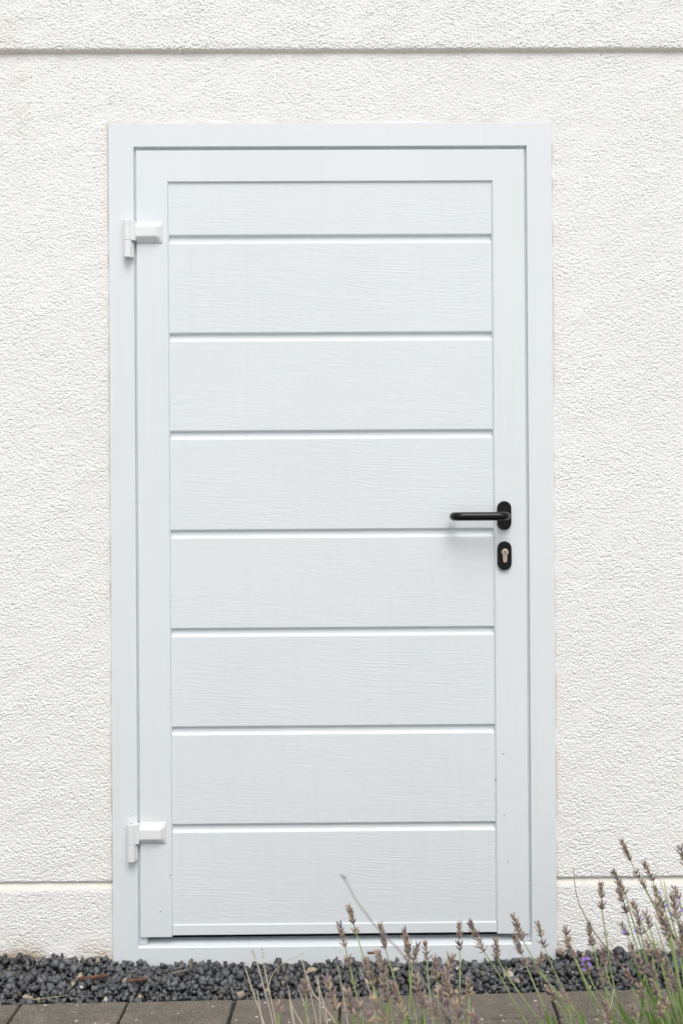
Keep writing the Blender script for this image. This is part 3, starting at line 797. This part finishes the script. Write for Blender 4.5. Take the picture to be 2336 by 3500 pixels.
def lavender_plant(label, base, stalks, leaf_n, leaf_h, seed, spread, group=None, leafcol=(0.125, 0.20, 0.055), name='lavender_plant', blades=()):
    rng = random.Random(seed); root = tag(empty(name, base), label, 'lavender', group)
    B = Vector(base)
    for st in stalks:
        d, tip, hb, via, kind = st['d'], st['tip'], st.get('hb'), st['via'], st.get('k', 'g')
        col = {'g': GREEN, 'p': PALE, 'b': BROWN_STEM}[kind]
        dd = lambda i, n: -(d + (abs(base[1]) - d) * 0.25 * i / max(1, n))
        chain = ([hb] if hb else [tip]) + via
        P = [at(x, y, y=dd(i, len(chain))) for i, (x, y) in enumerate(chain)]
        r0 = B + Vector((rng.uniform(-.03, .03) * spread, rng.uniform(-.03, .03), 0.0))
        last = P[-1]; dirn = (P[-1] - P[-2]).normalized()
        step = max(0.05, (last.z - 0.01) * 0.4); mid = last + dirn * step
        mid.y = last.y + (r0.y - last.y) * 0.4
        P += [mid, r0]
        C = catmull([p - B for p in P], 5); n = len(C)
        rb, rt = (0.0012, 0.0019) if kind == 'g' else (0.0010, 0.0015) if kind == 'p' else (0.0010, 0.0014)
        if not hb: rb *= 0.7
        if d > 1.1: rb, rt, col = 0.0008, 0.0011, (0.30, 0.28, 0.245)
        g = Geo(); cols = [tuple(c * (0.85 + 0.35 * (1 - i / n) + rng.uniform(-.06, .06)) for c in col) for i in range(n)]
        tube(g, C, [rb + (rt - rb) * min(1, 1.6 * i / n) for i in range(n)], 6, cols)
        if kind == 'g' and hb and rng.random() < 0.6:      # a pair of small bracts on the stalk
            q = C[min(4, n - 2)]
            for sgn in (-1, 1): tube(g, [q, q + Vector((sgn * .004, 0, .004)), q + Vector((sgn * .005, 0, .009))], [.0006, .0011, .0003], 4, col)
        if kind == 'p' and not st.get('bare'):      # nodes left where whorls have dropped
            for ii in (0, 1, 2):
                q = C[ii] if ii < len(C) else C[0]
                for _ in range(4):
                    v = Vector((rng.uniform(-1, 1), rng.uniform(-1, 1), rng.uniform(.2, 1))).normalized() * rng.uniform(.002, .0045)
                    tube(g, [q, q + v * .6, q + v], [.0006, .0008, .0003], 4, tuple(c * .7 for c in col))
        o = link('flower_stalk', g.mesh('flower_stalk'), PLANT, root, smooth=True, loc=(0, 0, 0)); o.matrix_parent_inverse = Matrix.Identity(4)
        if hb:
            T, H = at(*tip, y=-d) - B, at(*hb, y=-d) - B
            hg = head_geo([H, T], rng, st.get('fresh', 0), st.get('s', 1.0), st.get('gap', False), st.get('w', 1.0))
            h = link('flower_head', hg.mesh('flower_head'), PLANT, o, loc=(0, 0, 0)); h.matrix_parent_inverse = Matrix.Identity(4)
            if st.get('fresh', 0) > .3: h['label'] = 'fresh violet flower head'
    # grey-green needle leaves crowding the base
    g = Geo()
    for i in range(leaf_n):
        a = rng.uniform(0, 2 * math.pi); rr = abs(rng.gauss(0, 0.075)) * spread
        b = Vector((rr * math.cos(a) * 1.5, rr * math.sin(a) * 0.8, rng.uniform(0.0, leaf_h * 0.55)))
        out = Vector((math.cos(a) * 0.6 + rng.gauss(0, .25), math.sin(a) * .6 + rng.gauss(0, .25), rng.uniform(0.9, 1.7))).normalized()
        ln = rng.uniform(0.035, 0.065) * (leaf_h / 0.16); w = rng.uniform(0.0013, 0.0023)
        s = out.cross(Vector((rng.uniform(-1, 1), rng.uniform(-1, 1), 0.1))).normalized(); nn = s.cross(out)
        bend = nn * rng.uniform(-.012, .012)
        m_ = rng.uniform(0.6, 1.35); c = tuple(x * m_ for x in leafcol)
        p0, p1, p2 = b, b + out * ln * .5 + bend * .4, b + out * ln + bend
        g.add([p0 - s * w * .5, p0 + s * w * .5, p1 + s * w, p1 - s * w, p2, p0 + nn * .0006, p1 + nn * .0011],
              [[0, 3, 6, 5], [5, 6, 2, 1], [3, 4, 6], [6, 4, 2], [1, 2, 3, 0], [2, 4, 3]], c)
    for d, w, *px in blades:                       # long leaves rising among the stalks
        C = catmull([at(x, y, y=-d) - B for x, y in px], 5); n = len(C); m_ = rng.uniform(0.8, 1.3); c = tuple(x * m_ for x in (0.13, 0.235, 0.05))
        vs = []
        for i, p in enumerate(C):
            f = i / (n - 1); ww = w * math.sin(math.pi * min(1, 0.06 + 0.75 * f)) ; t = (C[min(i + 1, n - 1)] - C[max(i - 1, 0)]).normalized()
            sd = t.cross(Vector((0.35, 1, 0.2))).normalized(); nn = sd.cross(t)
            vs += [p - sd * ww, p + nn * ww * 0.35, p + sd * ww, p - nn * ww * 0.1]
        fs = [[4 * i + k, 4 * i + (k + 1) % 4, 4 * i + 4 + (k + 1) % 4, 4 * i + 4 + k] for i in range(n - 1) for k in range(4)]
        g.add(vs, fs, c)
    o = link('foliage', g.mesh('foliage'), PLANT, root, loc=(0, 0, 0)); o.matrix_parent_inverse = Matrix.Identity(4)
    return root

def S(d, tip, hb, *via, **kw): return dict(d=d, tip=tip, hb=hb, via=list(via), **kw)
mid_stalks = [
    S(.62, (1195, 3108), (1220, 3194), (1252, 3300), (1290, 3420), (1320, 3510), gap=True),
    S(.78, (1165, 3170), (1196, 3300), (1215, 3385), (1245, 3510), gap=True, s=1.1),
    S(.62, (1303, 3175), (1318, 3242), (1345, 3335), (1372, 3420), (1395, 3510), w=.8),
    S(.66, (1385, 3190), (1400, 3285), (1404, 3380), (1428, 3510), s=1.05),
    S(.68, (1425, 3240), (1410, 3296), (1404, 3380), (1397, 3510)),
    S(.60, (1455, 3236), (1461, 3280), (1463, 3335), (1472, 3420), (1482, 3510)),
    S(.88, (1258, 3300), (1278, 3366), (1300, 3440), (1330, 3510), s=1.25),
    S(.92, (1312, 3352), (1322, 3425), (1322, 3470), (1326, 3520), s=1.3),
    S(.90, (1296, 3270), (1320, 3335), (1332, 3420), (1345, 3510), s=1.1),
    S(.98, (1122, 3362), (1146, 3452), (1150, 3520), (1152, 3560), s=1.35),
    S(.98, (1190, 3405), (1203, 3462), (1215, 3520), (1222, 3560), s=1.3),
    S(.86, (1348, 3375), (1360, 3432), (1376, 3480), (1392, 3520), s=1.1),
    S(.84, (1428, 3350), (1446, 3440), (1452, 3480), (1458, 3520), s=1.15),
    S(.80, (1488, 3290), (1494, 3346), (1498, 3420), (1502, 3510), s=1.15),
    S(.92, (1540, 3285), (1527, 3345), (1545, 3420), (1580, 3520), s=1.2),
    S(.95, (1520, 3335), (1545, 3425), (1560, 3480), (1572, 3530), s=1.3),
    S(.98, (1505, 3400), (1530, 3485), (1538, 3530), (1545, 3560), s=1.3),
    S(.94, (1570, 3405), (1575, 3440), (1582, 3480), (1590, 3530), s=1.0),
    S(.58, (1571, 3165), (1573, 3248), (1573, 3330), (1573, 3420), (1572, 3510), gap=True),
    S(.80, (1602, 3358), (1604, 3406), (1604, 3450), (1604, 3520), s=1.05),
    S(1.0, (1620, 3475), (1640, 3520), (1645, 3550), (1650, 3580), s=1.2),
    S(1.0, (1480, 3440), (1500, 3480), (1505, 3530), (1510, 3570), s=1.2),
    S(.95, (1280, 3420), (1290, 3450), (1300, 3490), (1310, 3530)),
    S(1.0, (1310, 3475), (1325, 3510), (1330, 3540), (1335, 3570), s=1.1),
    S(1.02, (1370, 3450), (1378, 3480), (1385, 3520), (1392, 3560), s=1.1),
    S(1.0, (1265, 3480), (1275, 3510), (1282, 3540), (1288, 3570), s=1.1),
    S(.95, (1450, 3420), (1450, 3448), (1452, 3490), (1454, 3530), s=.9),
    S(1.02, (1225, 3440), (1218, 3475), (1222, 3520), (1230, 3560), s=1.0),
    S(1.02, (1560, 3445), (1572, 3495), (1576, 3530), (1580, 3570), s=1.2),
    S(1.30, (1170, 2995), None, (1188, 3020), (1215, 3072), (1250, 3120), (1285, 3165), (1330, 3212), (1372, 3256), (1440, 3345), (1520, 3450), (1570, 3520), k='p'),
    S(.9, (1230, 3310), None, (1258, 3370), (1275, 3430), (1292, 3520), k='p'),
    S(.9, (1155, 3302), None, (1168, 3370), (1180, 3440), (1192, 3520), k='p'),
]
lavender_plant('lavender with faded brown heads on green stalks standing before the door', (0.235, -0.98, -0.02), mid_stalks, 2600, 0.20, 5, 1.9, 'lavender plants along the paving', blades=[(.86, .0026, (1318, 3395), (1322, 3430), (1322, 3465), (1326, 3540)), (.92, .0028, (1385, 3455), (1395, 3480), (1402, 3510), (1410, 3570)), (.92, .0026, (1440, 3470), (1444, 3490), (1450, 3520), (1455, 3580))])  # low leaves made dense and tall out of view to block light

right_stalks = [
    S(.58, (1612, 3165), (1655, 3252), (1715, 3345), (1760, 3430), (1812, 3520), s=1.05, w=1.15),
    S(.60, (1696, 3222), (1700, 3275), (1735, 3335), (1790, 3415), (1860, 3520), s=1.1),
    S(.56, (1758, 3138), (1787, 3212), (1830, 3290), (1880, 3365), (1985, 3520)),
    S(.62, (1762, 3208), (1800, 3300), (1820, 3350), (1850, 3420), (1892, 3520), gap=True),
    S(.66, (1840, 3165), (1862, 3238), (1900, 3330), (1945, 3420), (2000, 3520), gap=True),
    S(.74, (1850, 3275), (1835, 3315), (1880, 3365), (1960, 3450), (2030, 3530), s=.9),
    S(.70, (1935, 3180), (1942, 3228), (1975, 3300), (2015, 3395), (2062, 3520)),
    S(.74, (1945, 3235), (1968, 3275), (2000, 3350), (2050, 3440), (2100, 3530), s=.9),
    S(.64, (2015, 3168), (2026, 3232), (2052, 3325), (2080, 3420), (2115, 3520), s=1.05),
    S(.72, (2005, 3292), (2012, 3330), (2040, 3385), (2090, 3440), (2170, 3520), fresh=.55, s=.85, w=1.2),
    S(.54, (2054, 3030), (2058, 3108), (2075, 3220), (2090, 3320), (2110, 3420), (2150, 3520), gap=True),
    S(.50, (1962, 2965), None, (1964, 3008), (1972, 3060), (1990, 3110), (2035, 3190), (2085, 3252), (2150, 3330), (2210, 3385), (2300, 3470), (2370, 3540), k='b'),
    S(.48, (2130, 2884), (2182, 2998), (2212, 3050), (2250, 3120), (2300, 3200), (2380, 3330), gap=True),
    S(.50, (2207, 2962), (2232, 3008), (2245, 3050), (2270, 3130), (2310, 3210), (2390, 3330), w=1.1),
    S(.50, (2197, 3018), (2207, 3036), (2240, 3100), (2285, 3180), (2360, 3290), s=.9),
    S(.52, (2240, 3042), (2247, 3062), (2262, 3110), (2300, 3190), (2370, 3300), fresh=.12, s=.9),
    S(.52, (2255, 3072), (2270, 3104), (2290, 3160), (2320, 3240), (2380, 3350), fresh=.2),
    S(.58, (2102, 2988), (2138, 3055), (2165, 3150), (2200, 3260), (2240, 3370), (2290, 3520)),
    S(.60, (2118, 3045), (2142, 3120), (2165, 3200), (2200, 3310), (2255, 3520), gap=True),
    S(.62, (2168, 3095), (2186, 3138), (2215, 3200), (2265, 3290), (2350, 3430), gap=False),
    S(.66, (2130, 3168), (2145, 3196), (2180, 3280), (2220, 3380), (2265, 3520), fresh=.08),
    S(.68, (2184, 3150), (2192, 3195), (2210, 3270), (2240, 3370), (2290, 3520), fresh=.15),
    S(.90, (2250, 3098), (2275, 3170), (2300, 3260), (2320, 3360), (2350, 3500), s=1.2),
    S(.90, (2262, 3150), (2290, 3200), (2310, 3280), (2325, 3380), (2350, 3510), s=1.2),
    S(.55, (2310, 3042), (2322, 3072), (2335, 3120), (2360, 3220), (2400, 3380), s=1.1),
    S(.62, (2300, 3070), (2318, 3140), (2330, 3210), (2350, 3310), (2390, 3430), fresh=.12, s=1.1),
    S(.66, (2308, 3125), (2318, 3155), (2335, 3220), (2360, 3320), (2390, 3440), fresh=.3),
    S(.70, (2330, 2908), (2342, 2960), (2360, 3040), (2390, 3140), (2430, 3280), s=1.2),
    S(.72, (2330, 3170), (2335, 3260), (2345, 3330), (2360, 3420), (2380, 3510), s=1.1),
    S(.72, (2213, 3228), (2230, 3268), (2245, 3340), (2265, 3430), (2290, 3520)),
    S(.78, (2188, 3288), (2202, 3330), (2204, 3385), (2215, 3450), (2235, 3530), s=1.1),
    S(.80, (2250, 3262), (2262, 3290), (2275, 3350), (2300, 3430), (2330, 3520)),
    S(.80, (2278, 3300), (2286, 3345), (2300, 3400), (2320, 3460), (2345, 3530)),
    S(.82, (1878, 3382), (1898, 3418), (1925, 3460), (1955, 3520), (1975, 3550), s=1.05),
    S(.86, (1928, 3400), (1944, 3436), (1950, 3475), (1960, 3530), (1970, 3560), s=1.0),
    S(.90, (1845, 3450), (1852, 3482), (1860, 3520), (1868, 3550), (1875, 3580), s=1.0),
    S(.70, (2062, 3250), (2068, 3300), (2085, 3360), (2120, 3440), (2165, 3530), s=.9),
    S(.76, (2055, 3325), (2070, 3370), (2090, 3420), (2120, 3480), (2150, 3540), s=1.0),
    S(.86, (2072, 3440), (2085, 3500), (2095, 3530), (2105, 3560), (2115, 3590), s=1.1),
    S(.90, (2165, 3450), (2175, 3480), (2185, 3520), (2195, 3560), (2205, 3600), s=1.0),
    S(.92, (2275, 3420), (2282, 3445), (2290, 3490), (2300, 3540), (2310, 3580), s=1.0),
    S(.92, (2255, 3450), (2262, 3480), (2275, 3520), (2290, 3560), (2305, 3600), s=1.0),
    S(.88, (2240, 3380), (2250, 3410), (2262, 3460), (2280, 3520), (2300, 3570), s=1.0),
    S(.85, (2320, 3230), (2328, 3270), (2335, 3330), (2350, 3410), (2370, 3500), s=1.0),
    S(.76, (2158, 3235), (2168, 3272), (2190, 3340), (2225, 3430), (2262, 3520), s=1.0),
    S(.82, (2225, 3310), (2240, 3352), (2258, 3410), (2280, 3470), (2305, 3540), s=1.1),
    S(.84, (2145, 3330), (2158, 3368), (2180, 3420), (2205, 3470), (2235, 3530), s=1.0),
    S(.72, (2285, 3195), (2296, 3240), (2312, 3310), (2335, 3400), (2370, 3510), s=1.0),
    S(.90, (2300, 3350), (2310, 3392), (2322, 3440), (2335, 3490), (2352, 3550), s=1.1),
    S(.70, (2210, 3130), (2222, 3172), (2245, 3250), (2280, 3350), (2335, 3480), s=1.0),
    S(.88, (2190, 3380), (2200, 3412), (2215, 3450), (2232, 3500), (2250, 3560), s=1.0),
    S(.60, (2270, 3010), None, (2285, 3090), (2310, 3190), (2345, 3300), (2390, 3430)),
    S(.66, (2240, 3150), None, (2262, 3220), (2290, 3300), (2325, 3400), (2370, 3510)),
    S(.45, (2232, 2930), None, (2250, 2985), (2270, 3050), (2292, 3130), (2330, 3240), (2390, 3390), k='p', bare=True),
    S(.80, (2100, 3380), None, (2090, 3430), (2078, 3480), (2070, 3540), k='p', bare=True),
]
lavender_plant('tallest lavender with violet flowers leaning in front of the stucco wall', (0.78, -0.95, -0.02), right_stalks, 3200, 0.25, 9, 1.9, 'lavender plants along the paving', blades=[  # base foliage also thickened below view, as a light block
    (.70, .0024, (2172, 3368), (2190, 3405), (2212, 3440), (2255, 3520)), (.74, .0022, (2207, 3378), (2202, 3410), (2196, 3440), (2190, 3520)),
    (.80, .0036, (2112, 3420), (2130, 3460), (2150, 3500), (2165, 3560)), (.84, .0030, (2160, 3455), (2162, 3480), (2168, 3510), (2175, 3580)),
    (.72, .0026, (2292, 3330), (2305, 3390), (2325, 3440), (2360, 3520)), (.78, .0028, (2245, 3360), (2262, 3420), (2290, 3470), (2325, 3540)),
    (.82, .0030, (2225, 3340), (2235, 3400), (2248, 3460), (2268, 3560)), (.84, .0034, (2318, 3380), (2328, 3430), (2340, 3480), (2360, 3560)),
    (.90, .0038, (2318, 3440), (2330, 3470), (2345, 3510), (2360, 3570)), (.76, .0024, (2275, 3340), (2285, 3400), (2300, 3450), (2330, 3530)),
    (.90, .0032, (1866, 3456), (1872, 3480), (1880, 3510), (1890, 3580)), (.90, .0032, (1887, 3466), (1893, 3485), (1900, 3510), (1908, 3580)),
    (.84, .0022, (2190, 3440), (2210, 3465), (2235, 3490), (2270, 3550)), (.80, .0020, (2150, 3280), (2190, 3340), (2225, 3400), (2275, 3490)),
    (.76, .0018, (2290, 3210), (2310, 3300), (2330, 3390), (2355, 3500)), (.88, .0030, (2085, 3465), (2100, 3490), (2115, 3520), (2130, 3580)),
    (.92, .0034, (2210, 3465), (2222, 3490), (2235, 3520), (2250, 3580)), (.92, .0034, (2262, 3462), (2275, 3490), (2288, 3520), (2300, 3580)),
    (.86, .0026, (1978, 3440), (1988, 3470), (1996, 3500), (2010, 3560))])

dry_stalks = [
    S(.70, (835, 3293), None, (852, 3350), (875, 3420), (908, 3520), k='p'),
    S(.72, (862, 3254), None, (882, 3300), (905, 3385), (938, 3520), k='p'),
    S(.66, (895, 3248), None, (905, 3310), (920, 3385), (948, 3520), k='p'),
    S(.86, (880, 3385), None, (888, 3440), (895, 3480), (905, 3520), k='p', bare=True),
    S(.80, (985, 3372), None, (995, 3430), (1012, 3520), (1016, 3540), k='p'),
    S(.86, (992, 3420), None, (1010, 3460), (1032, 3500), (1045, 3540), k='p', bare=True),
    S(.78, (1028, 3262), None, (1040, 3310), (1058, 3380), (1088, 3520), k='p', bare=True),
    S(.80, (1022, 3385), None, (1040, 3430), (1062, 3520), (1068, 3545), k='p'),
    S(.78, (1052, 3335), None, (1068, 3390), (1092, 3420), (1150, 3500), k='p', bare=True),
    S(.84, (1088, 3333), None, (1092, 3400), (1097, 3520), (1099, 3540), k='p', bare=True),
    S(.82, (1080, 3338), None, (1098, 3400), (1112, 3450), (1122, 3520), k='p', bare=True),
    S(.90, (955, 3440), (952, 3460), (953, 3490), (955, 3530), (957, 3560), s=.9),
    S(.90, (1042, 3365), (1048, 3405), (1049, 3460), (1048, 3530), (1048, 3560), s=1.0),
    S(.86, (990, 3400), None, (995, 3450), (1008, 3520), (1012, 3550), k='p', bare=True),
    S(.95, (1100, 3440), None, (1110, 3480), (1125, 3530), (1130, 3560), k='p', bare=True),
]
lavender_plant('dried out lavender of bare pale stalks rising before the gravel', (-0.075, -0.98, -0.02), dry_stalks, 1500, 0.16, 15, 1.5, 'lavender plants along the paving', (0.23, 0.21, 0.13))
